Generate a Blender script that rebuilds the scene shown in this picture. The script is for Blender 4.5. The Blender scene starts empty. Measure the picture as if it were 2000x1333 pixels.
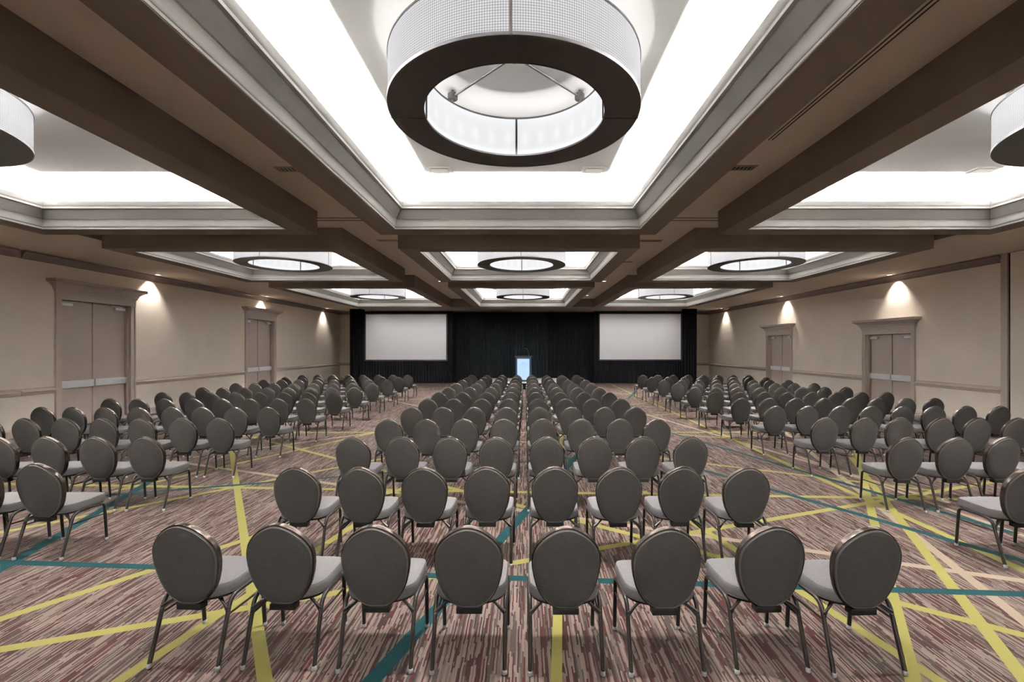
import bpy, bmesh, math, random
from math import sin, cos, pi, radians, sqrt, floor
from mathutils import Vector, Matrix

S = bpy.context.scene
COL = S.collection
rng = random.Random(7)

# ------------------------------------------------------------------ camera, world, exposure
EYE = 2.05
FPX = 890.0
CX, CY = 1026.0, 679.0
cam_d = bpy.data.cameras.new('camera')
cam = bpy.data.objects.new('camera', cam_d)
COL.objects.link(cam)
cam.location = (0, 0, EYE)
cam.rotation_euler = (radians(90), 0, 0)
cam_d.sensor_width = 36.0
cam_d.lens = 36.0 * FPX / 2000.0
cam_d.shift_x = -(CX - 1000.0) / 2000.0
cam_d.shift_y = (CY - 666.5) / 2000.0
cam_d.clip_start = 0.05
cam_d.clip_end = 200
S.camera = cam

world = bpy.data.worlds.new('world')
S.world = world
world.use_nodes = True
world.node_tree.nodes['Background'].inputs[0].default_value = (0.02, 0.02, 0.022, 1)
world.node_tree.nodes['Background'].inputs[1].default_value = 0.3

S.view_settings.view_transform = 'Standard'
S.view_settings.look = 'None'
S.view_settings.gamma = 1.0
S.view_settings.use_curve_mapping = False
S.view_settings.exposure = 2.1
S.cycles.use_denoising = True
S.cycles.max_bounces = 10
S.cycles.diffuse_bounces = 6
S.cycles.glossy_bounces = 3
S.cycles.sample_clamp_indirect = 6.0

COVE_POWER = 41.0        # W per metre of cove strip
SHADE_GLOW = 0.55       # pendant shades
SHADE_IN_GLOW = 0.30
PENDANT_POWER = 55.0   # light each pendant throws down through its ring
DOWN_POWER = 8.5       # wall washing downlights

# ------------------------------------------------------------------ room measures
XL, XR = -11.55, 11.45          # side walls
YB, YN = 28.4, -9.6             # back wall, wall behind the camera
ZC = 4.55                       # flat ceiling between the coffers
ZF = 4.12                       # underside of the dropped frames
ZS = 4.28                       # soffits along the side walls
ZT = 4.87                       # tray ceilings
COLS = [(-8.84, -3.82), (-2.66, 2.39), (3.54, 8.53)]
ROW0 = (-8.4, -0.9)             # the row of coffers behind the camera
ROWS = [(0.25, 8.37), (9.51, 14.46), (15.70, 23.40)]
LAMP_X = [-6.33, -0.10, 6.04]
LAMP_Y = [4.30, 12.0, 19.65]
YBULK = 23.40

# ------------------------------------------------------------------ materials
def s2l(c):
    return tuple((v/255/12.92 if v/255 <= 0.04045 else ((v/255+0.055)/1.055)**2.4) for v in c)

def new_mat(name):
    m = bpy.data.materials.new(name)
    m.use_nodes = True
    nt = m.node_tree
    nt.nodes.clear()
    out = nt.nodes.new('ShaderNodeOutputMaterial')
    b = nt.nodes.new('ShaderNodeBsdfPrincipled')
    nt.links.new(b.outputs[0], out.inputs[0])
    return m, nt, b, out

def mat(name, col, rough=0.6, metal=0.0, spec=0.5, noise=0.0, nscale=8.0, bump=0.0, bscale=60.0,
        stretch=(1, 1, 1), emit=None, estr=0.0):
    """procedural paint, cloth or metal: a base colour with soft noise variation and bump"""
    m, nt, b, out = new_mat(name)
    b.inputs['Roughness'].default_value = rough
    b.inputs['Metallic'].default_value = metal
    b.inputs['Specular IOR Level'].default_value = spec
    tc = nt.nodes.new('ShaderNodeTexCoord')
    mp = nt.nodes.new('ShaderNodeMapping')
    mp.inputs['Scale'].default_value = stretch
    nt.links.new(tc.outputs['Object'], mp.inputs[0])
    n = nt.nodes.new('ShaderNodeTexNoise')
    n.inputs['Scale'].default_value = nscale
    n.inputs['Detail'].default_value = 4
    nt.links.new(mp.outputs[0], n.inputs['Vector'])
    r = nt.nodes.new('ShaderNodeValToRGB')
    c = Vector(col)
    r.color_ramp.elements[0].position = 0.3
    r.color_ramp.elements[1].position = 0.7
    r.color_ramp.elements[0].color = (*(c*(1-noise)), 1)
    r.color_ramp.elements[1].color = (*(c*(1+noise)), 1)
    nt.links.new(n.outputs['Fac'], r.inputs[0])
    nt.links.new(r.outputs[0], b.inputs['Base Color'])
    if bump:
        n2 = nt.nodes.new('ShaderNodeTexNoise')
        n2.inputs['Scale'].default_value = bscale
        n2.inputs['Detail'].default_value = 3
        nt.links.new(mp.outputs[0], n2.inputs['Vector'])
        bp = nt.nodes.new('ShaderNodeBump')
        bp.inputs['Strength'].default_value = bump
        bp.inputs['Distance'].default_value = 0.003
        nt.links.new(n2.outputs['Fac'], bp.inputs['Height'])
        nt.links.new(bp.outputs[0], b.inputs['Normal'])
    if emit:
        b.inputs['Emission Color'].default_value = (*emit, 1)
        b.inputs['Emission Strength'].default_value = estr
    return m

M = {}
M['wall'] = mat('wall_vinyl', (0.88, 0.80, 0.70), 0.7, spec=0.25, noise=0.035, nscale=1.3, bump=0.15, bscale=140)
M['trim'] = mat('trim_paint', (0.50, 0.42, 0.37), 0.45, noise=0.03, nscale=2)
M['crown'] = mat('crown_paint', (0.25, 0.19, 0.17), 0.4, noise=0.03, nscale=2)
M['door'] = mat('door_paint', (0.47, 0.395, 0.35), 0.42, noise=0.04, nscale=1.5)
M['steel'] = mat('brushed_steel', (0.92, 0.95, 0.97), 0.4, metal=0.0, noise=0.05, nscale=4, stretch=(1, 8, 60))
M['ceil'] = mat('ceiling_paint', (0.62, 0.53, 0.44), 0.85, spec=0.1, noise=0.03, nscale=1.2)
M['frame'] = mat('coffer_paint', (0.205, 0.165, 0.132), 0.8, spec=0.15, noise=0.04, nscale=1.0)
M['white'] = mat('molding_paint', (0.42, 0.41, 0.39), 0.6, spec=0.3, noise=0.02, nscale=2)
M['fascia'] = mat('molding_paint_shaded', (0.165, 0.154, 0.14), 0.6, spec=0.3, noise=0.02, nscale=2)  # molding paint darkened where the cove leans inward, shade painted into the colour
M['tray'] = mat('tray_paint', (0.57, 0.565, 0.55), 0.85, spec=0.1, noise=0.015, nscale=1)
M['gap'] = mat('dark_reveal', (0.012, 0.010, 0.009), 0.8)
M['bronze'] = mat('bronze_metal', (0.016, 0.012, 0.010), 0.32, metal=0.1, spec=0.25, noise=0.1, nscale=9)
M['rimmetal'] = mat('bronze_rim', (0.062, 0.045, 0.037), 0.24, metal=0.75, noise=0.12, nscale=14)
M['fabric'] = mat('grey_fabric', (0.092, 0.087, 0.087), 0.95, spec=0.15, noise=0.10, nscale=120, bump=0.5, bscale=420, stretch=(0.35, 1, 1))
M['fabric_shaded'] = mat('grey_fabric_shaded', (0.036, 0.0325, 0.030), 0.95, spec=0.12, noise=0.14, nscale=110, bump=0.5, bscale=420, stretch=(0.3, 1, 1))  # seat fabric darkened for the backrests: their shade is put into the colour
M['piping'] = mat('dark_piping', (0.03, 0.026, 0.024), 0.6)
M['black'] = mat('black_steel', (0.006, 0.005, 0.0045), 0.5, spec=0.2)
M['glide'] = mat('clear_glide', (0.34, 0.35, 0.35), 0.12, spec=0.8)
M['drape'] = mat('black_drape', (0.0045, 0.0045, 0.0058), 0.85, spec=0.12, noise=0.25, nscale=2.5)
M['drape2'] = mat('blue_black_drape', (0.0055, 0.0075, 0.0090), 0.8, spec=0.15, noise=0.25, nscale=2.5)
M['screen'] = mat('screen_vinyl', (0.92, 0.94, 0.97), 0.8, spec=0.2, noise=0.01, nscale=1)
M['sframe'] = mat('screen_edge', (0.03, 0.03, 0.032), 0.5)
M['stage'] = mat('stage_top', (0.30, 0.295, 0.27), 0.7, noise=0.1, nscale=8)
M['annulus'] = mat('lamp_bronze', (0.040, 0.031, 0.028), 0.42, noise=0.06, nscale=3)
M['lampmetal'] = mat('lamp_grey_metal', (0.075, 0.072, 0.074), 0.4, metal=0.4, noise=0.05, nscale=6)
M['vent'] = mat('vent_paint', (0.34, 0.28, 0.22), 0.6)
M['ventw'] = mat('diffuser_white', (0.62, 0.60, 0.55), 0.6)
M['podium'] = mat('podium_navy', (0.008, 0.014, 0.035), 0.3, noise=0.05)
M['pscreen'] = mat('podium_screen', (0.02, 0.02, 0.03), 0.3, emit=s2l((172, 205, 246)), estr=0.27)
M['ptext'] = mat('podium_lettering', s2l((70, 92, 140)), 0.5, emit=s2l((70, 92, 140)), estr=0.25)
M['bulb'] = mat('downlight_lens', (0.8, 0.8, 0.8), 0.4, emit=(1, 0.93, 0.85), estr=1.2)

def shade_material(name, base, lo, strength, pitch_a, pitch_z, bulbs=0, grid=True):
    """glowing lamp shade; the woven grid is in the cloth itself (object space, about the lamp axis)"""
    m, nt, b, out = new_mat(name)
    N = nt.nodes.new; L = nt.links.new
    b.inputs['Roughness'].default_value = 0.7
    b.inputs['Specular IOR Level'].default_value = 0.0
    tc = N('ShaderNodeTexCoord')
    sp = N('ShaderNodeSeparateXYZ'); L(tc.outputs['Object'], sp.inputs[0])
    def mth(op, a, bb=None):
        n = N('ShaderNodeMath'); n.operation = op
        for i, v in enumerate((a, bb)):
            if v is None: continue
            if isinstance(v, (int, float)): n.inputs[i].default_value = v
            else: L(v, n.inputs[i])
        return n.outputs[0]
    ang = mth('ARCTAN2', sp.outputs['X'], sp.outputs['Y'])
    if grid:
        fa = mth('FRACT', mth('MULTIPLY', ang, pitch_a))
        fz = mth('FRACT', mth('MULTIPLY', sp.outputs['Z'], pitch_z))
        la = mth('LESS_THAN', fa, 0.30)
        lz = mth('LESS_THAN', fz, 0.30)
        g = mth('MULTIPLY', mth('ADD', la, lz), 0.5)
        mix = N('ShaderNodeMix'); mix.data_type = 'RGBA'
        L(g, mix.inputs[0])
        mix.inputs[6].default_value = (*base, 1)
        mix.inputs[7].default_value = (*lo, 1)
        b.inputs['Base Color'].default_value = (0.045, 0.045, 0.046, 1)
        L(mix.outputs[2], b.inputs['Emission Color'])
        b.inputs['Emission Strength'].default_value = strength
    else:
        # bulbs glowing through the inner shade
        fa = mth('SUBTRACT', mth('FRACT', mth('MULTIPLY', ang, bulbs/(2*pi))), 0.5)
        dz = mth('MULTIPLY', mth('SUBTRACT', sp.outputs['Z'], 0.19), 7.5)
        d2 = mth('ADD', mth('MULTIPLY', mth('MULTIPLY', fa, fa), 9.0), mth('MULTIPLY', dz, dz))
        glow = mth('EXPONENT', mth('MULTIPLY', d2, -3.0))
        st = mth('MULTIPLY', mth('ADD', mth('MULTIPLY', glow, 0.16), 0.86), strength)
        b.inputs['Base Color'].default_value = (0.22, 0.22, 0.22, 1)
        b.inputs['Emission Color'].default_value = (*base, 1)
        L(st, b.inputs['Emission Strength'])
    return m

M['glow'] = mat('lamp_tube', (0.5, 0.5, 0.5), 0.5, emit=(1, 0.99, 0.99), estr=13.0)
M['shade'] = shade_material('shade_outer_weave', (0.93, 0.93, 0.95), (0.10, 0.085, 0.085), 0.150*SHADE_GLOW/0.55, 61.0, 52.0)
M['shade_in'] = shade_material('shade_inner_cloth', (0.94, 0.955, 0.97), (0, 0, 0), 0.70*SHADE_IN_GLOW, 0, 0, bulbs=28, grid=False)

CARPET_K = 0.20
# carpet -----------------------------------------------------------------
def carpet():
    m, nt, b, out = new_mat('striped_carpet')
    N = nt.nodes.new; L = nt.links.new
    def mth(op, a, bb=None, c=None):
        n = N('ShaderNodeMath'); n.operation = op
        for i, v in enumerate((a, bb, c)):
            if v is None: continue
            if isinstance(v, (int, float)): n.inputs[i].default_value = v
            else: L(v, n.inputs[i])
        return n.outputs[0]
    b.inputs['Roughness'].default_value = 0.95
    b.inputs['Specular IOR Level'].default_value = 0.1
    tc = N('ShaderNodeTexCoord')
    pos = tc.outputs['Object']
    sp = N('ShaderNodeSeparateXYZ'); L(pos, sp.inputs[0])
    X, Y = sp.outputs['X'], sp.outputs['Y']
    wob = N('ShaderNodeTexNoise'); wob.inputs['Scale'].default_value = 9.0; wob.inputs['Detail'].default_value = 2
    mpw = N('ShaderNodeMapping'); mpw.inputs['Scale'].default_value = (1, 1.0, 1); L(pos, mpw.inputs[0]); L(mpw.outputs[0], wob.inputs['Vector'])
    xw = mth('ADD', X, mth('MULTIPLY', mth('SUBTRACT', wob.outputs['Fac'], 0.5), 0.012))
    def stripes(width, ln, seed):
        ix = mth('FLOOR', mth('DIVIDE', xw, width))
        wn = N('ShaderNodeTexWhiteNoise'); wn.noise_dimensions = '2D'
        cb = N('ShaderNodeCombineXYZ'); L(ix, cb.inputs[0]); cb.inputs[1].default_value = seed
        L(cb.outputs[0], wn.inputs['Vector'])
        iy = mth('FLOOR', mth('ADD', mth('DIVIDE', Y, ln), mth('MULTIPLY', wn.outputs['Value'], 13.7)))
        w2 = N('ShaderNodeTexWhiteNoise'); w2.noise_dimensions = '3D'
        c2 = N('ShaderNodeCombineXYZ'); L(ix, c2.inputs[0]); L(iy, c2.inputs[1]); c2.inputs[2].default_value = seed
        L(c2.outputs[0], w2.inputs['Vector'])
        return w2.outputs['Value']
    v = stripes(0.0105, 0.24, 3.0)
    big = N('ShaderNodeTexNoise'); big.inputs['Scale'].default_value = 2.4; big.inputs['Detail'].default_value = 2
    L(pos, big.inputs['Vector'])
    v2 = mth('ADD', v, mth('MULTIPLY', mth('SUBTRACT', big.outputs['Fac'], 0.5), 0.4))
    r = N('ShaderNodeValToRGB'); r.color_ramp.interpolation = 'CONSTANT'
    cols = [(0.0, (187, 163, 151)), (0.24, (160, 139, 129)), (0.38, (116, 103, 96)), (0.57, (110, 64, 63)),
            (0.75, (88, 74, 68)), (0.85, (176, 158, 144)), (0.95, (100, 58, 57))]
    el = r.color_ramp.elements
    el[0].position = cols[0][0]; el[0].color = (*s2l(cols[0][1]), 1)
    el[1].position = cols[1][0]; el[1].color = (*s2l(cols[1][1]), 1)
    for p, c in cols[2:]:
        e = el.new(p); e.color = (*s2l(c), 1)
    for e in el: e.color = (*[q*CARPET_K for q in e.color[:3]], 1)
    L(v2, r.inputs[0])
    cur = r.outputs[0]
    Ye, Te, Cr = [tuple(q*CARPET_K for q in s2l(c)) for c in ((214, 205, 116), (38, 94, 98), (228, 204, 178))]
    # x1, y1, x2, y2, width: bands woven across the carpet, in metres on the floor
    cream = [(3.255, 2.0, 6.27, 11.0, .09), (-7.5, 8.65, 6, 3.36, .09), (-6.2, 8.5, -1.5, 13.0, .09), (5.58, 6.0, 3.2, 16.0, .09),
             (5.46, 4.5, 5.1, 9.0, .08), (-8, 21, -3, 15, .09), (3, 21, 9, 17.5, .09)]
    yellow = [(.1, 1.7, .95, 12, .07), (-.99, 1.9, -7.83, 12.0, .083), (1.78, 1.9, 6.88, 9.5, .088), (-4.2, 2.86, 9, 7.62, .085),
              (-4.6, 2.5, -1.2, 7.46, .095), (-2.69, 1.9, -1.6, 7.0, .083), (2.6, 1.9, 6.08, 8.5, .091), (4.575, 3.4, 4.75, 25, .10),
              (4.84, 2.3, -7.04, 11, .09), (2.75, 1.9, 1.69, 6.5, .083), (-9, 6.9, 8, 6.05, .095), (-6.8, 4, -1.1, 10, .09),
              (-5.85, 6.5, -2.1, 14, .085), (-9, 11, 9, 11, .09), (2, 11.5, 6, 9.6, .08), (5.87, 6.5, -.25, 10, .08),
              (-9, 16, -2, 19, .09), (2, 15, 8, 19.5, .09), (-3.5, 24, -8, 20, .09), (2.5, 13.2, 7, 15, .09)]
    teal = [(-7, 4.47, 7, 3.61, .09), (-4.75, 3.9, -5.9, 7.5, .11), (-1.24, 1.9, 1.2, 9.3, .115), (5.6, 2.9, 2.6, 8.25, .11),
            (-7, 5.92, 2, 8.8, .09), (5.4, 5, 3.3, 11.5, .10), (4.1, 18.2, 5.2, 21.4, .11), (-6.5, 19.5, -4, 22.5, .1)]
    for bands, colr in ((cream, Cr), (yellow, Ye), (teal, Te)):
        acc = None
        for x1, y1, x2, y2, w in bands:
            d = Vector((x2-x1, y2-y1)); ln = d.length; d /= ln; n = Vector((-d.y, d.x))
            a = N('ShaderNodeVectorMath'); a.operation = 'DOT_PRODUCT'; L(pos, a.inputs[0]); a.inputs[1].default_value = (n.x, n.y, 0)
            t = N('ShaderNodeVectorMath'); t.operation = 'DOT_PRODUCT'; L(pos, t.inputs[0]); t.inputs[1].default_value = (d.x, d.y, 0)
            da = mth('COMPARE', a.outputs['Value'], n.x*x1+n.y*y1, w/2)
            dt = mth('COMPARE', t.outputs['Value'], d.x*(x1+x2)/2+d.y*(y1+y2)/2, ln/2)
            f = mth('MULTIPLY', da, dt)
            acc = f if acc is None else mth('MAXIMUM', acc, f)
        mx = N('ShaderNodeMix'); mx.data_type = 'RGBA'
        L(acc, mx.inputs[0]); L(cur, mx.inputs[6]); mx.inputs[7].default_value = (*colr, 1)
        cur = mx.outputs[2]
    # pile: fine mottling
    pn = N('ShaderNodeTexNoise'); pn.inputs['Scale'].default_value = 260; pn.inputs['Detail'].default_value = 2
    L(pos, pn.inputs['Vector'])
    hs = N('ShaderNodeHueSaturation')
    L(cur, hs.inputs['Color'])
    L(mth('ADD', mth('MULTIPLY', pn.outputs['Fac'], 0.5), 0.75), hs.inputs['Value'])
    L(hs.outputs[0], b.inputs['Base Color'])
    bp = N('ShaderNodeBump'); bp.inputs['Strength'].default_value = 0.4; bp.inputs['Distance'].default_value = 0.003
    L(pn.outputs['Fac'], bp.inputs['Height']); L(bp.outputs[0], b.inputs['Normal'])
    return m
M['carpet'] = carpet()

# ------------------------------------------------------------------ helpers
def prop(o, label=None, cat=None, group=None, kind=None):
    if label: o['label'] = label
    if cat: o['category'] = cat
    if group: o['group'] = group
    if kind: o['kind'] = kind
    return o

def obj(name, bm, m, parent=None, smooth=False, kind=None, loc=None):
    me = bpy.data.meshes.new(name)
    bmesh.ops.recalc_face_normals(bm, faces=bm.faces[:])
    bm.to_mesh(me); bm.free()
    for mm in (m if isinstance(m, (list, tuple)) else [m]):
        me.materials.append(M[mm])
    if smooth:
        for p in me.polygons: p.use_smooth = True
        try: me.set_sharp_from_angle(angle=radians(38))
        except Exception: pass
    o = bpy.data.objects.new(name, me)
    COL.objects.link(o)
    if parent: o.parent = parent
    if kind: o['kind'] = kind
    if loc: o.location = loc
    return o

def empty(name, loc, rz=0.0):
    o = bpy.data.objects.new(name, None)
    COL.objects.link(o)
    o.location = loc; o.rotation_euler = (0, 0, rz)
    o.empty_display_size = 0.1
    return o

def BM(): return bmesh.new()

def box(bm, x0, x1, y0, y1, z0, z1, mi=0, bev=0.0):
    vs = [bm.verts.new((x, y, z)) for z in (z0, z1) for y in (y0, y1) for x in (x0, x1)]
    idx = [(0, 2, 3, 1), (4, 5, 7, 6), (0, 1, 5, 4), (1, 3, 7, 5), (3, 2, 6, 7), (2, 0, 4, 6)]
    fs = []
    for i in idx:
        f = bm.faces.new([vs[k] for k in i]); f.material_index = mi; fs.append(f)
    if bev:
        es = {e for f in fs for e in f.edges}
        r = bmesh.ops.bevel(bm, geom=list(es), offset=bev, segments=2, affect='EDGES', profile=0.5)
        for f in r['faces']: f.material_index = mi
    return vs

def quad(bm, pts, mi=0):
    f = bm.faces.new([bm.verts.new(p) for p in pts]); f.material_index = mi; return f

def tube(bm, pts, r, seg=8, closed=False, caps=True, mi=0, sq=None):
    """tube along a path; sq=(w,h) gives a rectangular section"""
    pts = [Vector(p) for p in pts]
    n = len(pts); rings = []
    up = None
    for i, p in enumerate(pts):
        if closed: t = pts[(i+1) % n] - pts[i-1]
        else: t = pts[min(i+1, n-1)] - pts[max(i-1, 0)]
        t.normalize()
        if up is None:
            up = Vector((0, 0, 1)) if abs(t.z) < 0.9 else Vector((0, 1, 0))
        up = (up - t*up.dot(t)).normalized()
        s = t.cross(up).normalized()
        if sq:
            w, h = sq
            ring = [bm.verts.new(p + s*a*w/2 + up*b*h/2) for a, b in ((-1, -1), (1, -1), (1, 1), (-1, 1))]
        else:
            ring = [bm.verts.new(p + s*r*cos(2*pi*k/seg) + up*r*sin(2*pi*k/seg)) for k in range(seg)]
        rings.append(ring)
    m = len(rings[0])
    for i in range(n if closed else n-1):
        a, b = rings[i], rings[(i+1) % n]
        for k in range(m):
            f = bm.faces.new((a[k], a[(k+1) % m], b[(k+1) % m], b[k])); f.material_index = mi
    if caps and not closed:
        bm.faces.new(rings[0][::-1]).material_index = mi
        bm.faces.new(rings[-1]).material_index = mi

def arc_path(a, b, c, r, n=5):
    """points rounding the corner b between a and c"""
    a, b, c = Vector(a), Vector(b), Vector(c)
    d1 = (a-b).normalized()*r; d2 = (c-b).normalized()*r
    out = []
    for i in range(n+1):
        t = i/n
        out.append(((b+d1)*(1-t)**2 + b*2*t*(1-t) + (b+d2)*t*t))
    return out

def lathe(bm, prof, seg=64, c=(0, 0, 0), mi=0, a0=0, a1=2*pi):
    full = abs(a1-a0-2*pi) < 1e-6
    rings = []
    for k in range(seg if full else seg+1):
        a = a0 + (a1-a0)*k/seg
        rings.append([bm.verts.new((c[0]+r*cos(a), c[1]+r*sin(a), c[2]+z)) for r, z in prof])
    n = len(rings)
    for k in range(n if full else n-1):
        A, B = rings[k], rings[(k+1) % n]
        for j in range(len(prof)-1):
            f = bm.faces.new((A[j], A[j+1], B[j+1], B[j])); f.material_index = mi

def rect_sweep(bm, x0, x1, y0, y1, prof, mi=0):
    """profile of (inward distance, z) carried round a rectangle with mitred corners"""
    rings = []
    for d, z in prof:
        rings.append([bm.verts.new(p) for p in ((x0+d, y0+d, z), (x1-d, y0+d, z), (x1-d, y1-d, z), (x0+d, y1-d, z))])
    for A, B in zip(rings, rings[1:]):
        for k in range(4):
            f = bm.faces.new((A[k], A[(k+1) % 4], B[(k+1) % 4], B[k])); f.material_index = mi

def wall_run(bm, side, prof, y0, y1, mi=0, caps=True):
    """profile of (distance into the room, z) along a side wall"""
    X = XL if side < 0 else XR
    A = [bm.verts.new((X - side*d, y0, z)) for d, z in prof]
    B = [bm.verts.new((X - side*d, y1, z)) for d, z in prof]
    for j in range(len(prof)-1):
        bm.faces.new((A[j], A[j+1], B[j+1], B[j])).material_index = mi
    if caps:
        bm.faces.new(A).material_index = mi
        bm.faces.new(B[::-1]).material_index = mi

# ------------------------------------------------------------------ room shell
bm = BM()
quad(bm, [(XL-.3, YN, 0), (XR+.3, YN, 0), (XR+.3, YB, 0), (XL-.3, YB, 0)])
obj('floor', bm, 'carpet', kind='structure')

# door openings: side, y centre, half width of the opening, height, casing width
DOORS = [(-1, 12.32, 0.99, 3.25, 0.155), (-1, 19.9, 1.0, 3.25, 0.155), (1, 14.40, 0.90, 2.47, 0.14), (1, 20.56, 0.90, 2.60, 0.14)]
REC = 0.14

def side_wall(side, name):
    X = XL if side < 0 else XR
    bm = BM()
    ys = YN
    for s, yc, hw, h, cw in sorted(d for d in DOORS if d[0] == side):
        quad(bm, [(X, ys, 0), (X, yc-hw, 0), (X, yc-hw, ZS+.02), (X, ys, ZS+.02)])
        quad(bm, [(X, yc-hw, h), (X, yc+hw, h), (X, yc+hw, ZS+.02), (X, yc-hw, ZS+.02)])
        ys = yc+hw
    quad(bm, [(X, ys, 0), (X, YB, 0), (X, YB, ZS+.02), (X, ys, ZS+.02)])
    return obj(name, bm, 'wall', kind='structure')
side_wall(-1, 'wall_left')
side_wall(1, 'wall_right')
bm = BM(); quad(bm, [(XL, YB, 0), (XR, YB, 0), (XR, YB, ZC+.2), (XL, YB, ZC+.2)])
obj('wall_back', bm, 'wall', kind='structure')
bm = BM(); quad(bm, [(XL, YN, 0), (XR, YN, 0), (XR, YN, ZC+.2), (XL, YN, ZC+.2)])
obj('wall_front', bm, 'wall', kind='structure')

# flat ceilings, side soffits and the bulkhead over the stage
bm = BM()
x0, x1 = COLS[0][0], COLS[-1][1]
ystops = [YN] + [v for r in [ROW0] + ROWS for v in r]
for i in range(0, len(ystops)-1, 2):
    if i+1 < len(ystops):
        quad(bm, [(x0, ystops[i], ZC), (x1, ystops[i], ZC), (x1, ystops[i+1], ZC), (x0, ystops[i+1], ZC)])
for r in [ROW0] + ROWS:
    for gx0, gx1 in ((COLS[0][1], COLS[1][0]), (COLS[1][1], COLS[2][0])):
        quad(bm, [(gx0, r[0], ZC), (gx1, r[0], ZC), (gx1, r[1], ZC), (gx0, r[1], ZC)])
quad(bm, [(XL, YN, ZS), (x0, YN, ZS), (x0, YB, ZS), (XL, YB, ZS)])
quad(bm, [(x1, YN, ZS), (XR, YN, ZS), (XR, YB, ZS), (x1, YB, ZS)])
quad(bm, [(x0, YN, ZS), (x0, YBULK, ZS), (x0, YBULK, ZC), (x0, YN, ZC)], 1)
quad(bm, [(x1, YN, ZS), (x1, YBULK, ZS), (x1, YBULK, ZC), (x1, YN, ZC)], 1)
quad(bm, [(x0, YBULK, ZF), (x1, YBULK, ZF), (x1, YBULK, ZC), (x0, YBULK, ZC)], 1)
quad(bm, [(x0, YBULK, ZF), (x1, YBULK, ZF), (x1, YB, ZF), (x0, YB, ZF)], 1)
quad(bm, [(x0, YBULK, ZF), (x0, YB, ZF), (x0, YB, ZS), (x0, YBULK, ZS)], 1)
quad(bm, [(x1, YBULK, ZF), (x1, YB, ZF), (x1, YB, ZS), (x1, YBULK, ZS)], 1)
# double track line of the folding wall across the ceiling
for y in (8.78, 8.95):
    box(bm, x0, x1, y-.012, y+.012, ZC-.012, ZC+.01, 1)
obj('ceiling', bm, ['ceil', 'frame'], kind='structure')

# coffers -------------------------------------------------------------------
LIP = 0.37 + 0.198      # lip edge measured in from the outside of the frame
def strip_light(name, x0, x1, y0, y1, z):
    ln = max(x1-x0, y1-y0)
    d = bpy.data.lights.new(name, 'AREA')
    d.shape = 'RECTANGLE'
    d.size = max(x1-x0, 0.02); d.size_y = max(y1-y0, 0.02)
    d.energy = COVE_POWER*ln
    d.color = (0.995, 0.985, 0.985)
    o = bpy.data.objects.new(name, d); COL.objects.link(o)
    o.location = ((x0+x1)/2, (y0+y1)/2, z)
    o.rotation_euler = (pi, 0, 0)
    return o

n_trim = 0
for ci, (cx0, cx1) in enumerate(COLS):
    for ri, (cy0, cy1) in enumerate(ROWS + [ROW0]):
        n_trim += 1
        bm = BM()
        rect_sweep(bm, cx0, cx1, cy0, cy1, [(0, ZC), (0, ZF), (.37, ZF), (.37, ZF+.012)])
        fr = obj(f'trim_{n_trim}', bm, 'frame', kind='structure')
        bm = BM()
        # bead, reveal, crown, fascia, rounded lip, back of the lip, trough
        rect_sweep(bm, cx0, cx1, cy0, cy1, [(.362, ZF+.012), (.378, ZF+.008), (.382, ZF+.022), (.378, ZF+.034), (.366, ZF+.036)])
        rect_sweep(bm, cx0, cx1, cy0, cy1, [(.372, ZF+.045), (.378, ZF+.052), (.380, ZF+.075), (.386, ZF+.12), (.398, ZF+.155), (.402, ZF+.16), (.402, ZF+.166),
                                            (.420, ZF+.167)])
        rect_sweep(bm, cx0, cx1, cy0, cy1, [(.404, ZF+.167), (.498, ZF+.31), (.503, ZF+.318), (.505, ZF+.325)], 1)
        rect_sweep(bm, cx0, cx1, cy0, cy1, [(.500, ZF+.325), (.522, ZF+.332), (.545, ZF+.352), (.560, ZF+.385), (.566, ZF+.425), (LIP, ZF+.43),
                                            (LIP, ZF+.437), (LIP-.02, ZF+.437), (LIP-.025, ZF+.32), (.30, ZF+.32)])
        obj('cove_molding', bm, ['white', 'fascia'], fr, smooth=True)
        bm = BM()
        rect_sweep(bm, cx0, cx1, cy0, cy1, [(.355, ZF+.034), (.355, ZF+.05)])
        obj('reveal', bm, 'gap', fr)
        bm = BM()
        rect_sweep(bm, cx0, cx1, cy0, cy1, [(.30, ZF+.32), (.30, ZT)])
        quad(bm, [(cx0+.3, cy0+.3, ZT), (cx1-.3, cy0+.3, ZT), (cx1-.3, cy1-.3, ZT), (cx0+.3, cy1-.3, ZT)])
        obj('tray', bm, 'tray', fr)
        a = LIP - .125; zc = ZF + .368; e = a+.05
        strip_light('cove_light', cx0+e, cx1-e, cy0+a-.01, cy0+a+.01, zc)
        strip_light('cove_light', cx0+e, cx1-e, cy1-a-.01, cy1-a+.01, zc)
        strip_light('cove_light', cx0+a-.01, cx0+a+.01, cy0+e, cy1-e, zc)
        strip_light('cove_light', cx1-a-.01, cx1-a+.01, cy0+e, cy1-e, zc)

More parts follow.
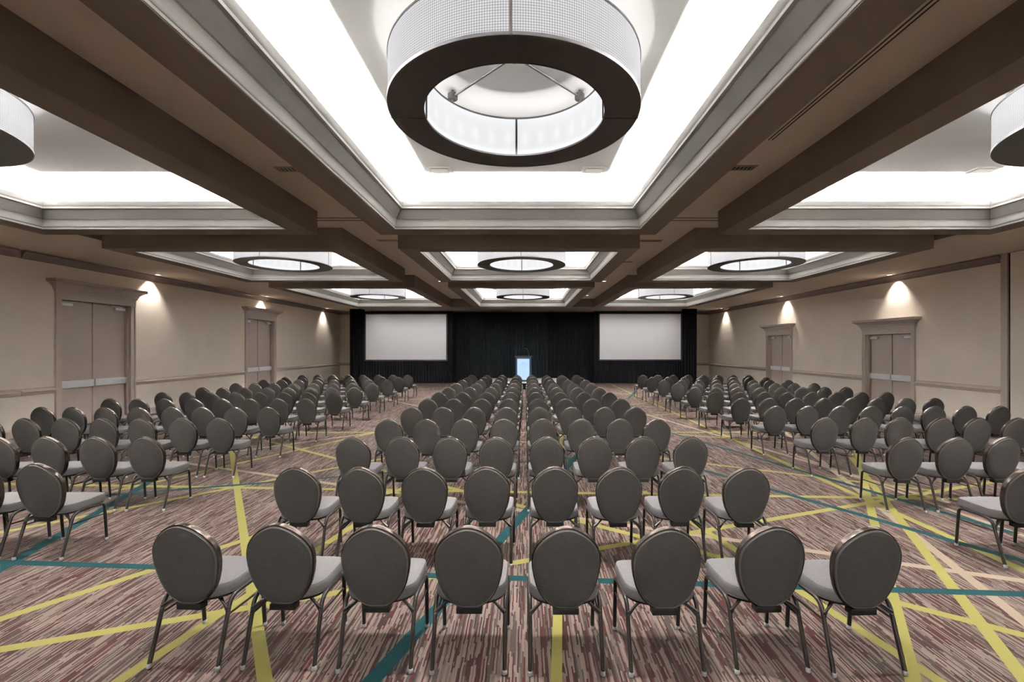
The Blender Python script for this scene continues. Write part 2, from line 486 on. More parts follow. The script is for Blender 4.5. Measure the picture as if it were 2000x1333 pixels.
# running mouldings on the walls ---------------------------------------------------
CROWN = [(0, 4.09), (.018, 4.09), (.02, 4.12), (.035, 4.125), (.045, 4.15), (.07, 4.20), (.10, 4.235), (.115, 4.24), (.12, 4.28), (0, 4.28)]
RAIL = [(0, .93), (.014, .93), (.016, .955), (.03, .965), (.034, .99), (.055, 1.0), (.062, 1.015), (.055, 1.032), (.024, 1.038), (.02, 1.055), (.008, 1.062), (.006, 1.10), (0, 1.10)]
BASE = [(0, 0), (.02, 0), (.02, .15), (.012, .17), (.006, .19), (0, .19)]
def runs(side):
    gaps = [(d[1]-d[2]-d[4], d[1]+d[2]+d[4]) for d in DOORS if d[0] == side]
    return sorted(gaps)
PK_L = (10.30, 10.43)      # pocket cover that interrupts the mouldings on the left wall
FR_R = 10.93               # right wall: mouldings start at the pocket frame
tn = n_trim
for side, start in ((-1, YN), (1, FR_R)):
    gs = runs(side)
    segs = []
    y = start
    for a, b in ([PK_L] if side < 0 else []) + gs:
        segs.append((y, a)); y = b
    segs.append((y, YB))
    bmr, bmb = BM(), BM()
    for a, b in segs:
        wall_run(bmr, side, RAIL, a, b); wall_run(bmb, side, BASE, a, b)
    tn += 1; obj(f'trim_{tn}', bmr, 'trim', kind='structure')
    obj('baseboard_left' if side < 0 else 'baseboard_right', bmb, 'trim', kind='structure')
    bmc = BM()
    if side < 0:
        wall_run(bmc, side, CROWN, YN, PK_L[0]); wall_run(bmc, side, CROWN, PK_L[1], YB)
    else:
        wall_run(bmc, side, CROWN, FR_R, YB)
    tn += 1; obj(f'trim_{tn}', bmc, 'crown', kind='structure')
# back wall
bm = BM()
for prof, mi in ((RAIL, 0), (CROWN, 1), (BASE, 0)):
    A = [bm.verts.new((XL, YB-d, z)) for d, z in prof]; B = [bm.verts.new((XR, YB-d, z)) for d, z in prof]
    for j in range(len(prof)-1):
        bm.faces.new((A[j], A[j+1], B[j+1], B[j])).material_index = mi
tn += 1; obj(f'trim_{tn}', bm, ['trim', 'crown'], kind='structure')
# pocket cover on the left wall
bm = BM(); box(bm, XL, XL+.008, PK_L[0], PK_L[1], .93, 1.10); box(bm, XL, XL+.01, PK_L[0], PK_L[1], 4.09, 4.28); box(bm, XL, XL+.035, PK_L[0], PK_L[1], 0, .26)
tn += 1; obj(f'trim_{tn}', bm, 'trim', kind='structure')
# folding wall pocket on the right wall: frame, dark gap, plain pocket door
bm = BM()
box(bm, XR-.05, XR, 10.78, FR_R, 0, ZS, 0, .004)
box(bm, XR-.012, XR, 10.70, 10.78, 0, ZS, 1)
tn += 1; obj(f'trim_{tn}', bm, ['trim', 'gap'], kind='structure')
bm = BM(); box(bm, XR-.06, XR-.001, 7.2, 10.70, 0.01, ZS-.01)
obj('wall_pocket', bm, 'wall', kind='structure')

# doors ---------------------------------------------------------------------------
HEAD = [(0, .0), (.05, .0), (.05, .165), (.06, .172), (.06, .185), (.075, .20), (.08, .245), (.10, .26), (.105, .30), (.15, .345), (.20, .385),
        (.235, .395), (.245, .40), (.245, .46), (.25, .475), (0, .475)]
for i, (side, yc, hw, h, cw) in enumerate(DOORS):
    X = XL if side < 0 else XR
    s = -side                    # towards the room
    root = empty(f'door_{i+1}', (X, yc, 0)); root['kind'] = 'structure'
    bm = BM()
    for q in (-1, 1):
        ya, yb = sorted((q*hw, q*(hw+cw)))
        box(bm, *sorted((0, s*.035)), ya, yb, 0, h, bev=.004)
        ya, yb = sorted((q*hw, q*(hw+.05)))
        box(bm, *sorted((s*.03, s*.05)), *sorted((q*(hw+cw-.035), q*(hw+cw))), 0, h, bev=.004)
        # jamb with stop
        box(bm, *sorted((0, -s*(REC+.05))), *sorted((q*hw, q*(hw+.03))), 0, h)
        box(bm, *sorted((-s*.05, -s*(REC-.03))), *sorted((q*(hw-.02), q*hw)), 0, h-.02)
    box(bm, *sorted((0, -s*(REC+.05))), -hw, hw, h, h+.03)
    obj('casing', bm, 'trim', root)
    # header: frieze, crown and cap with returns
    bm = BM()
    W = hw+cw
    rings = []
    for d, z in HEAD:
        e = max(0.0, d-.05)
        rings.append([bm.verts.new(p) for p in ((0, -W-e, h+z), (s*d, -W-e, h+z), (s*d, W+e, h+z), (0, W+e, h+z))])
    for A, B in zip(rings, rings[1:]):
        for k in range(3): bm.faces.new((A[k], A[k+1], B[k+1], B[k]))
    obj('header', bm, 'trim', root, smooth=False)
    for q in (-1, 1):
        bm = BM()
        ya, yb = sorted((q*.012, q*(hw-.004)))
        box(bm, *sorted((-s*REC, -s*(REC+.045))), ya, yb, .012, h-.004, bev=.003)
        lf = obj('leaf', bm, 'door', root)
        bm = BM()
        # panic device: broad channel with end caps and a shadow line
        box(bm, *sorted((-s*REC, -s*(REC-.055))), ya+.01, yb-.01, 1.01, 1.19, 0, .006)
        box(bm, *sorted((-s*(REC-.055), -s*(REC-.062))), ya+.05, yb-.02, 1.045, 1.155, 0, .003)
        obj('push_bar', bm, 'steel', lf)
        bm = BM()
        c0 = q*(hw-.14) if True else 0
        box(bm, *sorted((-s*REC, -s*(REC-.07))), *sorted((q*(hw-.06), q*(hw-.38))), h-.145, h-.07, 0, .006)
        tube(bm, [(-s*(REC-.035), q*(hw-.14), h-.05), (-s*(REC-.05), q*(hw-.52), h-.035)], .012, 6)
        box(bm, *sorted((-s*REC, -s*(REC-.05))), *sorted((q*(hw-.12), q*(hw-.16))), h-.07, h-.04, 0)
        obj('door_closer', bm, 'steel', lf)
        bm = BM()
        for zz in (.25, h*.5, h-.3):
            tube(bm, [(-s*(REC-.01), q*(hw-.004), zz-.06), (-s*(REC-.01), q*(hw-.004), zz+.06)], .009, 6)
        obj('hinge', bm, 'door', lf)
    bm = BM()
    box(bm, *sorted((-s*REC, -s*(REC-.03))), -.03, .03, .012, h-.004, bev=.004)
    box(bm, *sorted((-s*(REC-.03), -s*(REC-.06))), -.022, .022, 1.0, 1.2, bev=.004)
    obj('meeting_stile', bm, 'door', root)
    # back of the recess
    bm = BM(); quad(bm, [(-s*(REC+.06), -hw-.03, 0), (-s*(REC+.06), hw+.03, 0), (-s*(REC+.06), hw+.03, h+.03), (-s*(REC+.06), -hw-.03, h+.03)])
    obj('backing', bm, 'gap', root)

# wall washing downlights ------------------------------------------------------------
k = 0
SIDE_NAMES = {-1: 'left', 1: 'right'}
for side in (-1, 1):
    for j, y in enumerate((-4.0, 2.0, 8.0, 14.0, 19.9, 26.0)):
        X = (XL + .26) if side < 0 else (XR - .26)
        d = bpy.data.lights.new('downlight_beam', 'SPOT')
        d.energy = DOWN_POWER*4; d.spot_size = radians(86); d.spot_blend = 0.8; d.shadow_soft_size = 0.03
        d.color = (1.0, 0.93, 0.84)
        o = bpy.data.objects.new('downlight_beam', d); COL.objects.link(o)
        o.location = (X, y, ZS-.015)
        o.rotation_euler = (0, radians(14)*-side, 0)
        if j < 2: continue      # out of view behind the camera
        r = empty('recessed_downlight', (X, y, ZS))
        bm = BM(); lathe(bm, [(.062, -.001), (.075, -.006), (.078, -.001)], 24)
        obj('trim_ring', bm, 'ventw', r)
        bm = BM(); bmesh.ops.create_circle(bm, cap_ends=True, segments=24, radius=.062, matrix=Matrix.Translation((0, 0, -.002)))
        obj('lens', bm, 'bulb', r)
        where = ['', '', 'nearest to the camera', 'second from the camera', 'third from the camera', 'nearest the back corner'][j]
        prop(r, f'small recessed downlight in the {SIDE_NAMES[side]} soffit, {where}', 'downlight', f'downlights along the {SIDE_NAMES[side]} wall')

for j, (x, y, t) in enumerate(((-3.22, 17.2, 'left ceiling strip beside the middle coffers'), (2.98, 17.2, 'right ceiling strip, nearer one'), (2.98, 21.9, 'right ceiling strip, farther one'))):
    r = empty('recessed_downlight', (x, y, ZC))
    bm = BM(); lathe(bm, [(.06, -.001), (.08, -.008), (.085, -.001)], 24); obj('trim_ring', bm, 'ventw', r)
    bm = BM(); bmesh.ops.create_circle(bm, cap_ends=True, segments=24, radius=.062, matrix=Matrix.Translation((0, 0, -.002))); obj('lens', bm, 'bulb', r)
    d = bpy.data.lights.new('ceiling_beam', 'SPOT'); d.energy = 120; d.spot_size = radians(110); d.spot_blend = 0.8; d.shadow_soft_size = .05
    d.color = (1.0, .95, .9)
    o = bpy.data.objects.new('ceiling_beam', d); COL.objects.link(o); o.location = (x, y, ZC-.02)
    prop(r, f'small bright recessed downlight in the {t}', 'downlight', 'downlights in the flat ceiling strips')

# downlights in the low soffit just in front of the drapes and screens
for x, e in ((-8.3, 15), (-6.75, 15), (-5.2, 15), (-3.6, 15), (3.5, 15), (5.0, 15), (6.5, 15), (8.0, 15)):
    d = bpy.data.lights.new('soffit_beam', 'SPOT'); d.energy = e; d.spot_size = radians(112); d.spot_blend = 1.0; d.shadow_soft_size = .04
    d.color = (1.0, .97, .95)
    o = bpy.data.objects.new('soffit_beam', d); COL.objects.link(o); o.location = (x, 24.3, ZF-.02)
    o.rotation_euler = (radians(38), 0, 0)

# air vents in the flat strips ---------------------------------------------------------
VENTS = [(-3.22, 6.38, 'near left strip'), (-3.18, 10.63, 'left strip between first and second coffer'), (2.93, 6.33, 'near right strip'),
         (2.93, 10.66, 'right strip between first and second coffer'), (2.93, 13.3, 'right strip beside the second coffer')]
for x, y, t in VENTS:
    r = empty('ceiling_vent', (x, y, ZC))
    bm = BM(); w, dpt = (.24, .06) if y < 13 else (.18, .05)
    for a in (-1, 1):
        box(bm, -w, w, *sorted((a*dpt, a*(dpt+.025))), -.012, -.001); box(bm, *sorted((a*w, a*(w+.025))), -dpt-.025, dpt+.025, -.012, -.001)
    obj('grille_frame', bm, 'vent', r)
    bm = BM()
    nl = 9
    for q in range(nl):
        xx = -w + 2*w*(q+.5)/nl
        quad(bm, [(xx-.012, -dpt, -.010), (xx+.012, -dpt, -.002), (xx+.012, dpt, -.002), (xx-.012, dpt, -.010)])
    obj('louvre', bm, 'vent', r)
    bm = BM(); quad(bm, [(-w, -dpt, -.0015), (w, -dpt, -.0015), (w, dpt, -.0015), (-w, dpt, -.0015)]); obj('duct_opening', bm, 'gap', r)
    prop(r, f'beige louvred air vent in the flat ceiling, {t}', 'air vent', 'louvred vents in the flat ceiling strips')
# slot diffuser in the near right strip
r = empty('slot_diffuser', (2.94, 2.5, ZC))
bm = BM(); box(bm, -.055, .055, -3.0, 3.0, -.008, -.001); obj('slot_frame', bm, 'ceil', r)
for dx in (-.022, .022):
    bm = BM(); box(bm, dx-.007, dx+.007, -2.97, 2.97, -.011, -.0085); obj('slot', bm, 'gap', r)
prop(r, 'long narrow slot diffuser running along the near right flat ceiling strip', 'air diffuser')
# square diffusers in the trays
TN = ['left', 'middle', 'right']; RN = ['nearest', 'second', 'farthest']
for ci, (cx0, cx1) in enumerate(COLS):
    for ri, (cy0, cy1) in enumerate(ROWS):
        if ri: continue
        for q in (-1, 1):
            x = (cx0+cx1)/2 + q*1.22; y = cy1 - 1.08
            if ci == 0 and q < 0: continue
            r = empty('square_diffuser', (x, y, ZT))
            bm = BM()
            for a in (-1, 1):
                box(bm, -.19, .19, *sorted((a*.16, a*.19)), -.014, -.001); box(bm, *sorted((a*.16, a*.19)), -.16, .16, -.014, -.001)
            obj('face_frame', bm, 'ventw', r)
            bm = BM(); box(bm, -.13, .13, -.13, .13, -.018, -.010, bev=.003); obj('centre_panel', bm, 'ventw', r)
            prop(r, f'white square air diffuser in the {RN[ri]} {TN[ci]} tray ceiling, {"left" if q < 0 else "right"} one', 'air diffuser', 'square diffusers in the nearest trays')

# pendant lamps ---------------------------------------------------------------------------
RO, RI, LH = 1.15, 0.84, 0.43
LZ = EYE + 2.16
def make_lamp():
    r = empty('ring_pendant_lamp', (0, 0, 0))
    bm = BM(); lathe(bm, [(RO, .02), (RO, LH-.01)], 128); obj('outer_shade', bm, 'shade', r, smooth=True)
    bm = BM(); lathe(bm, [(RI, .02), (RI, LH-.01)], 128); obj('inner_shade', bm, 'shade_in', r, smooth=True)
    bm = BM()
    tube(bm, [((RO+RI)/2*cos(2*pi*k/48), (RO+RI)/2*sin(2*pi*k/48), .13) for k in range(48)], .012, 8, closed=True); obj('light_ring', bm, 'glow', r)
    bm = BM(); lathe(bm, [(RO-.004, .012), (RO-.004, .002), (RI+.004, .002), (RI+.004, .012), (RO-.004, .012)], 128); obj('bottom_ring', bm, 'annulus', r)
    bm = BM()
    lathe(bm, [(RO-.006, 0), (RO+.006, 0), (RO+.006, .026), (RO-.006, .026), (RO-.006, 0)], 128)
    lathe(bm, [(RO-.006, LH-.016), (RO+.006, LH-.016), (RO+.006, LH), (RO-.006, LH), (RO-.006, LH-.016)], 128)
    lathe(bm, [(RI-.006, 0), (RI+.006, 0), (RI+.006, .018), (RI-.006, .018), (RI-.006, 0)], 128)
    lathe(bm, [(RI-.006, LH-.016), (RI+.006, LH-.016), (RI+.006, LH), (RI-.006, LH), (RI-.006, LH-.016)], 128)
    obj('rim_band', bm, 'lampmetal', r, smooth=True)
    for k in range(4):
        a = k*pi/2
        bm = BM()
        for rr in (RO+.004, RI-.004):
            c, s = cos(a), sin(a)
            tube(bm, [(rr*c, rr*s, .005), (rr*c, rr*s, LH-.004)], .0, sq=(.022, .010))
        tube(bm, [((RI)*c, RI*s, .0005), (RO*c, RO*s, .0005)], 0, sq=(.012, .006))
        obj('seam_bar', bm, 'annulus', r)
    for k in range(4):
        a = pi/4 + k*pi/2
        c, s = cos(a), sin(a); rr = (RO+RI)/2 - .01
        bm = BM(); zt = ZT - LZ
        lathe(bm, [(0, zt-.10), (.05, zt-.10), (.055, zt-.095), (.055, zt-.045), (.05, zt-.04), (0, zt-.04)], 24, c=(rr*c, rr*s, 0))
        hb = obj('mounting_hub', bm, 'lampmetal', r, smooth=True)
        bm = BM()
        tube(bm, [(rr*c, rr*s, zt-.045), (rr*c, rr*s, zt)], .014, 10)
        tube(bm, [(rr*c, rr*s, LH-.02), (rr*c, rr*s, zt-.10)], .012, 10)
        tube(bm, [(RI*c, RI*s, LH-.01), (RO*c, RO*s, LH-.01)], 0, sq=(.02, .012))
        obj('stem', bm, 'lampmetal', hb)
        bm = BM(); tube(bm, [(rr*c, rr*s, zt-.07), (.05*c, .05*s, zt-.07)], .013, 10)
        obj('hanger_arm', bm, 'lampmetal', r)
    bm = BM(); zt = ZT-LZ
    lathe(bm, [(0, zt-.10), (.07, zt-.10), (.075, zt-.095), (.075, zt), (0, zt)], 32); obj('canopy', bm, 'lampmetal', r, smooth=True)
    return r

def copy_tree(o, parent=None):
    c = o.copy(); COL.objects.link(c); c.parent = parent
    for ch in [x for x in o.children]:
        copy_tree(ch, c)
    return c

lamp0 = make_lamp()
first = True
for ci, x in enumerate(LAMP_X):
    for ri, y in enumerate(LAMP_Y):
        r = lamp0 if first else copy_tree(lamp0)
        first = False
        r.location = (x, y, LZ)
        d = bpy.data.lights.new('pendant_light', 'AREA'); d.energy = PENDANT_POWER; d.shape = 'DISK'; d.size = 0.40; d.spread = radians(114)
        d.color = (1.0, 0.985, 0.97)
        o = bpy.data.objects.new('pendant_light', d); COL.objects.link(o); o.location = (x, y, ZT-.115)
        t = {0: 'partly out of view' if ci != 1 else 'largest, overhead', 1: 'middle distance', 2: 'above the drapes'}[ri]
        prop(r, f'round drum ring pendant lamp in the {RN[ri]} {TN[ci]} coffer, {t}', 'pendant lamp', 'ring pendant lamps in the coffers')

# ------------------------------------------------------------------ drapes, screens, stage, podium
def folds(bm, x0, x1, y, z0, z1, amp=.05, pitch=.16, seed=0, zn=5, mi=0, fn=None):
    """hanging cloth with irregular folds"""
    r = random.Random(seed)
    n = max(6, int((x1-x0)/.022))
    ph = r.random()*6; ph2 = r.random()*6
    rows = []
    for j in range(zn+1):
        v = j/zn; z = z0 + (z1-z0)*v
        row = []
        for i in range(n+1):
            x = x0 + (x1-x0)*i/n
            u = x/pitch
            o = amp*(sin(2*pi*u + ph + .9*sin(u*1.3+ph2))*.6 + .4*sin(2*pi*u*.47+ph2))
            o *= (0.65 + .35*(1-v)) 
            dx = .012*sin(u*2.1+v*3+ph)
            row.append(bm.verts.new((x+dx*(1-v), y+o, z)))
        rows.append(row)
    for A, B in zip(rows, rows[1:]):
        for a, b, c, d in zip(A, A[1:], B[1:], B): bm.faces.new((a, b, c, d)).material_index = mi

def px_x(px, y): return (px-CX)*y/FPX
def px_z(py, y): return EYE + (CY-py)*y/FPX

# centre drape behind the stage: separate panels on an upright frame
YD = 26.45
xs = [px_x(v, YD) for v in (866, 918, 968, 1018, 1070, 1122, 1178)]
pd = empty('pipe_and_drape', (0, YD, 0))
for k in range(6):
    bm = BM(); folds(bm, xs[k]-.02, xs[k+1]+.02, 0, .01, ZF-.03, amp=.055, pitch=.19, seed=20+k)
    obj('drape_panel', bm, 'drape2' if k in (1, 2, 3) else 'drape', pd, smooth=True)
bm = BM(); tube(bm, [(xs[0], .07, ZF-.06), (xs[-1], .07, ZF-.06)], .02, 8); obj('top_rail', bm, 'black', pd)
for x in xs:
    bm = BM(); tube(bm, [(x, .12, .012), (x, .12, ZF-.06)], .022, 8); up = obj('upright', bm, 'black', pd)
    bm = BM(); box(bm, x-.2, x+.2, -.08, .32, 0.0, .012); obj('base_plate', bm, 'black', up)
prop(pd, 'tall black pleated drape hanging behind the stage between the two screens', 'curtain')

# projection screens in black dress kits
YS = 26.0
def screen(pxa, pxb, pya, pyb, dxa, dxb, side, label):
    r = empty('projection_screen', (px_x((pxa+pxb)/2, YS), YS, 0))
    ox = r.location.x
    xa, xb = px_x(pxa, YS)-ox, px_x(pxb, YS)-ox
    za, zb = px_z(pyb, YS), px_z(pya, YS)
    da, db = px_x(dxa, YS)-ox, px_x(dxb, YS)-ox
    ztop = ZF-.02
    bm = BM(); box(bm, xa, xb, 0, .004, za, zb); obj('screen_surface', bm, 'screen', r)
    bm = BM()
    b = .075
    box(bm, xa-b, xb+b, -.012, .03, zb, zb+b, bev=.004); box(bm, xa-b, xb+b, -.012, .03, za-b, za, bev=.004)
    box(bm, xa-b, xa, -.012, .03, za, zb, bev=.004); box(bm, xb, xb+b, -.012, .03, za, zb, bev=.004)
    obj('border', bm, 'sframe', r)
    for q in (xa+.6, xb-.6):
        bm = BM(); tube(bm, [(q, .12, 0), (q, .12, zb)], .02, 6); tube(bm, [(q, .02, za), (q, .7, .01)], .015, 6); obj('frame_leg', bm, 'black', r)
    bm = BM(); folds(bm, xa-b-.02, xb+b+.02, -.02, zb+b-.02, ztop, amp=.02, pitch=.14, seed=int(pxa), zn=2); obj('valance', bm, 'drape', r, smooth=True)
    bm = BM(); folds(bm, xa-b-.02, xb+b+.02, .03, .01, za-b+.02, amp=.045, pitch=.15, seed=int(pxb), zn=4); obj('skirt', bm, 'drape', r, smooth=True)
    za2 = ZS-.03
    bm = BM(); folds(bm, da, xa-b+.01, .0, .01, (za2 if side < 0 else ztop), amp=.05, pitch=.17, seed=int(dxa), zn=5); obj('side_drape', bm, 'drape', r, smooth=True)
    bm = BM(); folds(bm, xb+b-.01, db, .0, .01, (za2 if side > 0 else ztop), amp=.05, pitch=.17, seed=int(dxb)+5, zn=5); obj('side_drape', bm, 'drape', r, smooth=True)
    prop(r, label, 'projection screen', 'projection screens either side of the stage')
screen(714.5, 871.5, 614.5, 703, 683, 884, -1, 'blank white projection screen in black drapes, left of the podium')
screen(1171.5, 1329.5, 614, 702.5, 1160, 1361, 1, 'blank white projection screen in black drapes, right of the podium')

# stage riser
r = empty('stage_riser', (px_x(1024, 22.2), 22.2, 0))
HS = .34
bm = BM(); box(bm, -2.05, 2.05, 0, 3.1, HS-.05, HS, bev=.006); obj('deck', bm, 'stage', r)
bm = BM(); folds(bm, -2.04, 2.04, .02, .003, HS-.05, amp=.012, pitch=.09, seed=3, zn=2); obj('skirt', bm, 'drape', r, smooth=True)
for x, y in ((-1.9, .2), (1.9, .2), (-1.9, 2.9), (1.9, 2.9)):
    bm = BM(); tube(bm, [(x, y, 0), (x, y, HS-.05)], .025, 8); obj('leg', bm, 'black', r)
prop(r, 'low grey-topped stage platform with black skirt under the podium', 'stage')

# podium with backlit front panel
YP = 22.75
pxc = px_x(1022.5, YP)
r = empty('podium', (pxc, YP, HS))
pz = lambda py: px_z(py, YP) - HS
wx = px_x(1026+15.3, YP)
bm = BM()
box(bm, -wx, wx, 0, .45, .06, pz(698), bev=.01)
obj('body', bm, 'podium', r)
bm = BM(); box(bm, -wx*.98, wx*.98, -.03, .48, 0, .06, bev=.008); obj('base', bm, 'black', r)
bm = BM()
v = box(bm, -wx-.06, wx+.06, -.05, .52, pz(698), pz(698)+.03)
for q in v:
    if q.co.y < 0: q.co.z += .045
obj('reading_top', bm, 'podium', r)
pa, pb = px_x(1026+(1010.3-1022.5), YP), px_x(1026+(1034-1022.5), YP)
za, zb = pz(742.5), pz(701.5)
bm = BM()
box(bm, pa-.03, pb+.03, -.012, .0, za-.03, za, bev=.002); box(bm, pa-.03, pb+.03, -.012, .0, zb, zb+.03, bev=.002)
box(bm, pa-.03, pa, -.012, 0, za, zb); box(bm, pb, pb+.03, -.012, 0, za, zb)
obj('panel_border', bm, 'podium', r)
bm = BM(); box(bm, pa, pb, -.006, -.001, za, zb); ps = obj('backlit_panel', bm, 'pscreen', r)
def text(s, size, z, width):
    c = bpy.data.curves.new('lettering', 'FONT'); c.body = s; c.size = size; c.align_x = 'CENTER'; c.extrude = .0015
    o = bpy.data.objects.new('lettering', c); COL.objects.link(o)
    c.materials.append(M['ptext'])
    bpy.context.view_layer.update()
    sx = width/max(o.dimensions.x, 1e-3)
    o.scale = (sx, 1, 1)
    me = bpy.data.meshes.new_from_object(o.evaluated_get(bpy.context.evaluated_depsgraph_get()))
    bpy.data.objects.remove(o)
    o = bpy.data.objects.new('lettering', me); COL.objects.link(o); o.scale = (sx, 1, 1)
    o.rotation_euler = (pi/2, 0, 0); o.location = ((pa+pb)/2+.02, -.0085, z); o.parent = ps
text('CROWNE PLAZA', .075, pz(713.6), .47)
text('HOTELS & RESORTS', .045, pz(716.6), .34)
bm = BM()
for k in range(3):
    pts = [((pa+pb)/2+.02 + .09*cos(a) - .02*k, -.0085, pz(710.6) + .012*k + .035*sin(a)) for a in [pi*(.1+.8*j/8) for j in range(9)]]
    tube(bm, pts, .006, 6)
obj('emblem', bm, 'ptext', ps)
bm = BM()
gx, gz = wx-.12, pz(695.5)
lathe(bm, [(0, 0), (.035, 0), (.035, .012), (.015, .03), (0, .035)], 20, c=(gx, .1, gz))
pts = [(gx, .1, gz+.03), (gx-.005, .1, gz+.10), (gx-.04, .12, gz+.22), (gx-.08, .16, gz+.32), (gx-.13, .20, gz+.37), (gx-.19, .24, gz+.375)]
tube(bm, pts, .007, 8)
mic = obj('gooseneck_microphone', bm, 'lampmetal', r, smooth=True)
bm = BM(); tube(bm, [pts[-1], (gx-.25, .28, gz+.36)], .013, 10); obj('microphone_capsule', bm, 'black', mic, smooth=True)
prop(r, 'slim dark podium with glowing pale blue front panel on the stage', 'podium')

# ------------------------------------------------------------------ banquet chair
TILT = radians(10.5)
HWP = [(0.0, .048), (.006, .070), (.018, .094), (.038, .119), (.068, .145), (.105, .168), (.155, .190), (.22, .207), (.28, .216), (.33, .2185), (.375, .214), (.415, .201),
       (.45, .181), (.48, .157), (.507, .129), (.530, .099), (.549, .065), (.560, .035), (.564, .012)]
def outline(scale=1.0):
    """egg outline of the backrest in its own plane, from bottom left over the top to bottom right"""
    cu, cv = 0.0, .30
    L = [(-w, v) for v, w in HWP] + [(w, v) for v, w in reversed(HWP)]
    return [(cu+(u-cu)*scale, cv+(v-cv)*scale) for u, v in L]
BZ = .385
def back_pt(u, v, d):
    """plane coordinates plus depth d (towards the front) to chair space; the back is slightly hollow"""
    y0 = -.165 + .42*u*u
    return Vector((u, y0 - v*sin(TILT) + d*cos(TILT), BZ + v*cos(TILT) + d*sin(TILT)))

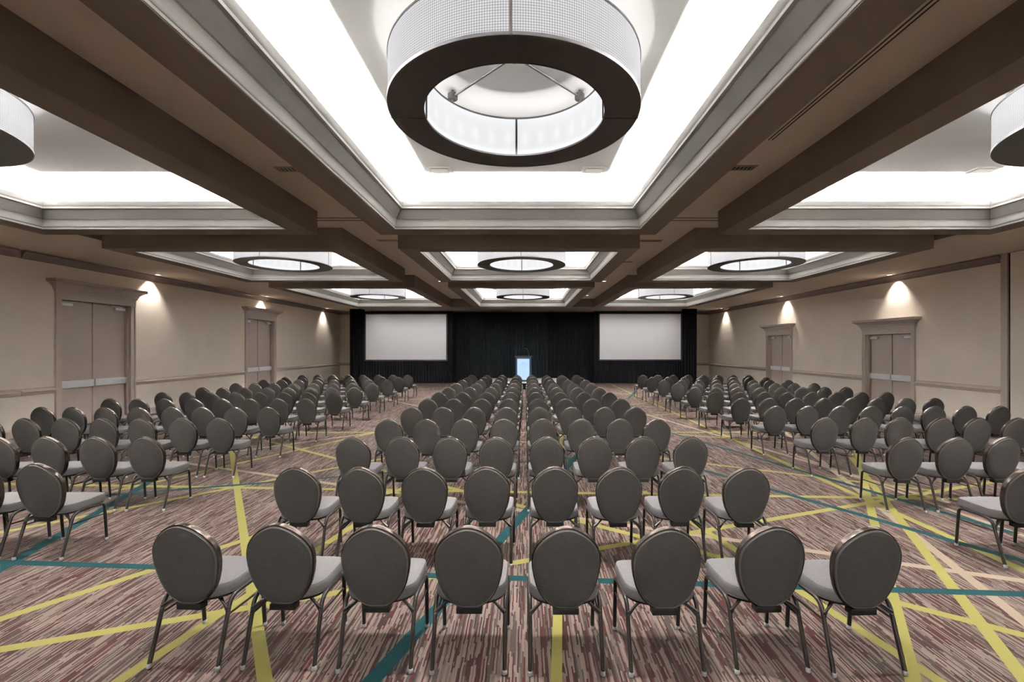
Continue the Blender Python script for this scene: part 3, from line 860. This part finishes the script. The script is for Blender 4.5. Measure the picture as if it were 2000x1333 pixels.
def make_chair():
    r = empty('banquet_chair', (0, 0, 0))
    # backrest pad
    bm = BM()
    sc = [(.35, .030), (.70, .027), (.88, .020), (.955, .009), (.968, .0)]
    th = .034
    loops = []
    front = [([back_pt(u, v, th/2 + b) for u, v in outline(s)]) for s, b in sc]
    rear = [([back_pt(u, v, -th/2 - b*.75) for u, v in outline(s)]) for s, b in sc]
    seq = front + rear[::-1]
    vs = [[bm.verts.new(p) for p in l] for l in seq]
    for A, B in zip(vs, vs[1:]):
        n = len(A)
        for k in range(n): bm.faces.new((A[k], A[(k+1) % n], B[(k+1) % n], B[k]))
    for ring, sgn in ((vs[0], 1), (vs[-1], -1)):
        c = bm.verts.new(back_pt(0, .30, sgn*(th/2 + (.031 if sgn > 0 else .023))))
        for k in range(len(ring)): bm.faces.new((ring[k], ring[(k+1) % len(ring)], c))
    bk = obj('backrest', bm, 'fabric_shaded', r, smooth=True)
    bm = BM()
    for d in (-th/2-.0095, th/2+.012):
        tube(bm, [back_pt(u, v, d) for u, v in outline(.942)], .0042, 6, closed=True)
    obj('piping', bm, 'piping', bk, smooth=True)
    # metal band round the back
    bm = BM()
    o1, o2 = outline(.968), outline(.998)
    A = [[bm.verts.new(back_pt(u, v, d)) for u, v in o] for o, d in ((o1, -th/2-.001), (o2, -th/2+.002), (outline(1.003), 0), (o2, th/2-.002), (o1, th/2+.001))]
    for P, Q in zip(A, A[1:]):
        for k in range(len(P)-1): bm.faces.new((P[k], P[k+1], Q[k+1], Q[k]))
    obj('back_frame', bm, 'rimmetal', r, smooth=True)
    bm = BM(); box(bm, -.083, .083, -.198, -.135, .352, .392, bev=.004)
    obj('back_bracket', bm, 'black', r)
    # seat: front square, back rounded
    def plan(s, grow=0.0):
        pts = []
        hwf, yf, yk = .235, .245, -.02
        pts += [(hwf*.99, yk + .01)]
        pts += [(hwf, yk+.10), (hwf, yf-.05), (hwf-.014, yf-.014), (hwf-.05, yf)]
        pts += [(0, yf+.008)]
        L = [(-x, y) for x, y in reversed(pts[:-1])]
        rear = []
        for k in range(1, 12):
            a = pi + pi*k/12
            ca, sa = cos(a), sin(a)
            rear.append((hwf*(abs(ca)**.85)*(1 if ca > 0 else -1), yk - .17*(abs(sa)**.9)))
        P = pts + L + rear
        return [(x*s, (y-.03)*s+.03) for x, y in P]
    bm = BM()
    prof = [(.92, .418), (.975, .421), (.995, .430), (1.0, .442), (1.0, .474), (.995, .486), (.975, .496), (.93, .501), (.80, .504), (.40, .506)]
    rings = []
    for s, z in prof:
        rings.append([bm.verts.new((x, y, z + .02*(y-.02)*(1 if z > .43 else .6))) for x, y in plan(s)])
    for A, B in zip(rings, rings[1:]):
        n = len(A)
        for k in range(n): bm.faces.new((A[k], A[(k+1) % n], B[(k+1) % n], B[k]))
    bm.faces.new(rings[0][::-1]); bm.faces.new(rings[-1])
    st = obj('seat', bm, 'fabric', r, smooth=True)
    bm = BM()
    for z, s0 in ((.424, .985),):
        tube(bm, [(x, y, z+.012*(y-.02)) for x, y in plan(s0)], .004, 6, closed=True)
    obj('piping', bm, 'piping', st, smooth=True)
    bm = BM()
    rings = [[bm.verts.new((x, y, z+.012*(y-.02))) for x, y in plan(s)] for s, z in ((.90, .402), (.955, .404), (.965, .418))]
    for A, B in zip(rings, rings[1:]):
        n = len(A)
        for k in range(n): bm.faces.new((A[k], A[(k+1) % n], B[(k+1) % n], B[k]))
    bm.faces.new(rings[0][::-1])
    obj('seat_pan', bm, 'black', r)
    # tubular frame
    RT = .0142
    for q in (-1, 1):
        rf = (q*.228, -.24, .012); rb = (q*.226, -.115, .407); rm = (q*.229, .0, .408)
        ff = (q*.231, .235, .012); fb = (q*.232, .205, .402)
        p1 = [Vector(rf)] + arc_path(rf, rb, rm, .065, 6)
        bm = BM(); tube(bm, p1, RT, 10); l1 = obj('leg', bm, 'bronze', r, smooth=True)
        p2 = [Vector(ff)] + arc_path(ff, fb, rm, .05, 6)
        bm = BM(); tube(bm, p2, RT, 10); l2 = obj('leg', bm, 'bronze', r, smooth=True)
        bm = BM(); tube(bm, [p1[-1], p2[-1]], RT, 10, caps=False); obj('side_rail', bm, 'bronze', r, smooth=True)
        for f, l in ((rf, l1), (ff, l2)):
            bm = BM(); lathe(bm, [(0, -.012), (.013, -.012), (.0165, -.008), (.0165, .004), (.0145, .016), (.0125, .018)], 12, c=f)
            obj('foot_glide', bm, 'glide', l, smooth=True)
        bm = BM(); tube(bm, [(q*.227, -.140, .30), (q*.231, .213, .285)], .0075, 8); obj('stretcher', bm, 'bronze', r, smooth=True)
        bm = BM()
        tube(bm, [(q*.226, -.15, .345), (q*.15, -.12, .392)], .0085, 8)
        tube(bm, [(q*.226, -.155, .325), (q*.13, -.08, .395)], .0075, 8)
        obj('brace', bm, 'bronze', r, smooth=True)
        bm = BM(); tube(bm, [(q*.232, .12, .405), (q*.19, .12, .405)], .008, 8); obj('seat_mount', bm, 'black', r)
    return r

ORD = ['first', 'second', 'third', 'fourth', 'fifth', 'sixth', 'seventh', 'eighth', 'ninth', 'tenth', 'eleventh', 'twelfth']
chair0 = make_chair()
LEAN = {}
for ch in chair0.children:
    LEAN[ch.name] = ch.name.split('.')[0]
used = [False]
def place(x, y, rz, label, group, near=True):
    if not used[0]:
        r = chair0; used[0] = True
    elif near:
        r = copy_tree(chair0)
    else:
        # far chairs: the same chair and parts, without the piping and glides nobody can see
        r = chair0.copy(); COL.objects.link(r)
        for ch in chair0.children:
            c = ch.copy(); COL.objects.link(c); c.parent = r
    r.location = (x, y, 0); r.rotation_euler = (0, 0, rz)
    prop(r, label, 'chair', group)
    return r

def jit(a): return rng.uniform(-a, a)
count = 0
# centre block: 12 rows of 8
R1 = [(361.5, 1308), (545, 1309), (731, 1315), (914.5, 1318), (1106.5, 1320), (1303, 1321.5), (1507, 1315), (1696, 1321.5)]
AX = -.045
PITCH = 1.41
for n in range(12):
    for i in range(8):
        if n == 0:
            px, py = R1[i]
            y = EYE*FPX/(py-CY); x = (px-CX)*y/FPX
            rz = radians([-3, -1, 0, 0, 0, 1, 2, 2][i])
        else:
            y = 2.855 + PITCH*n + jit(.02)
            x = AX + (i-3.5)*.597 + (.02 if i > 3 else 0) + jit(.014)
            rz = radians(jit(1.6))
        seat = ORD[i] + ' seat from the left'
        place(x, y+.24, rz, f'grey oval-back banquet chair, centre block, {ORD[n]} row from camera, {seat}',
              'banquet chairs in the centre block', n < 6)
        count += 1
# side blocks: rows 2..12 of the same grid
ROWY = {-1: [4.39, 5.70, 7.17, 8.49, 9.90, 11.28, 12.66, 14.15, 15.65, 17.1, 18.45],
        1: [4.24, 5.65, 7.23, 8.65, 10.02, 11.38, 12.78, 14.2, 15.6, 17.05, 18.4]}
ROWX = {-1: [4.70, 4.765, 4.82, 4.79, 4.765], 1: [4.69, 4.735, 4.76, 4.757, 4.75]}
for side in (-1, 1):
    for n in range(1, 12):
        for i in range(8):
            y = ROWY[side][n-1] + (jit(.02) if i else 0)
            x = side*((ROWX[side]+[4.75]*9)[n-1] + .607*i) + (jit(.016) if i else 0)
            half = .27
            e0 = CX + FPX*(x - side*half)/(y+.48 if True else y)
            vis = (e0 > 2) if side < 0 else (e0 < 1998)
            rz = radians(jit(2.0))
            if not vis: continue
            nm = 'left' if side < 0 else 'right'
            place(x, y+.24, rz, f'grey oval-back banquet chair, {nm} block, {ORD[n-1]} row from camera, {ORD[i]} seat from the aisle',
                  f'banquet chairs in the {nm} block', n < 6)
            count += 1
print('chairs', count)
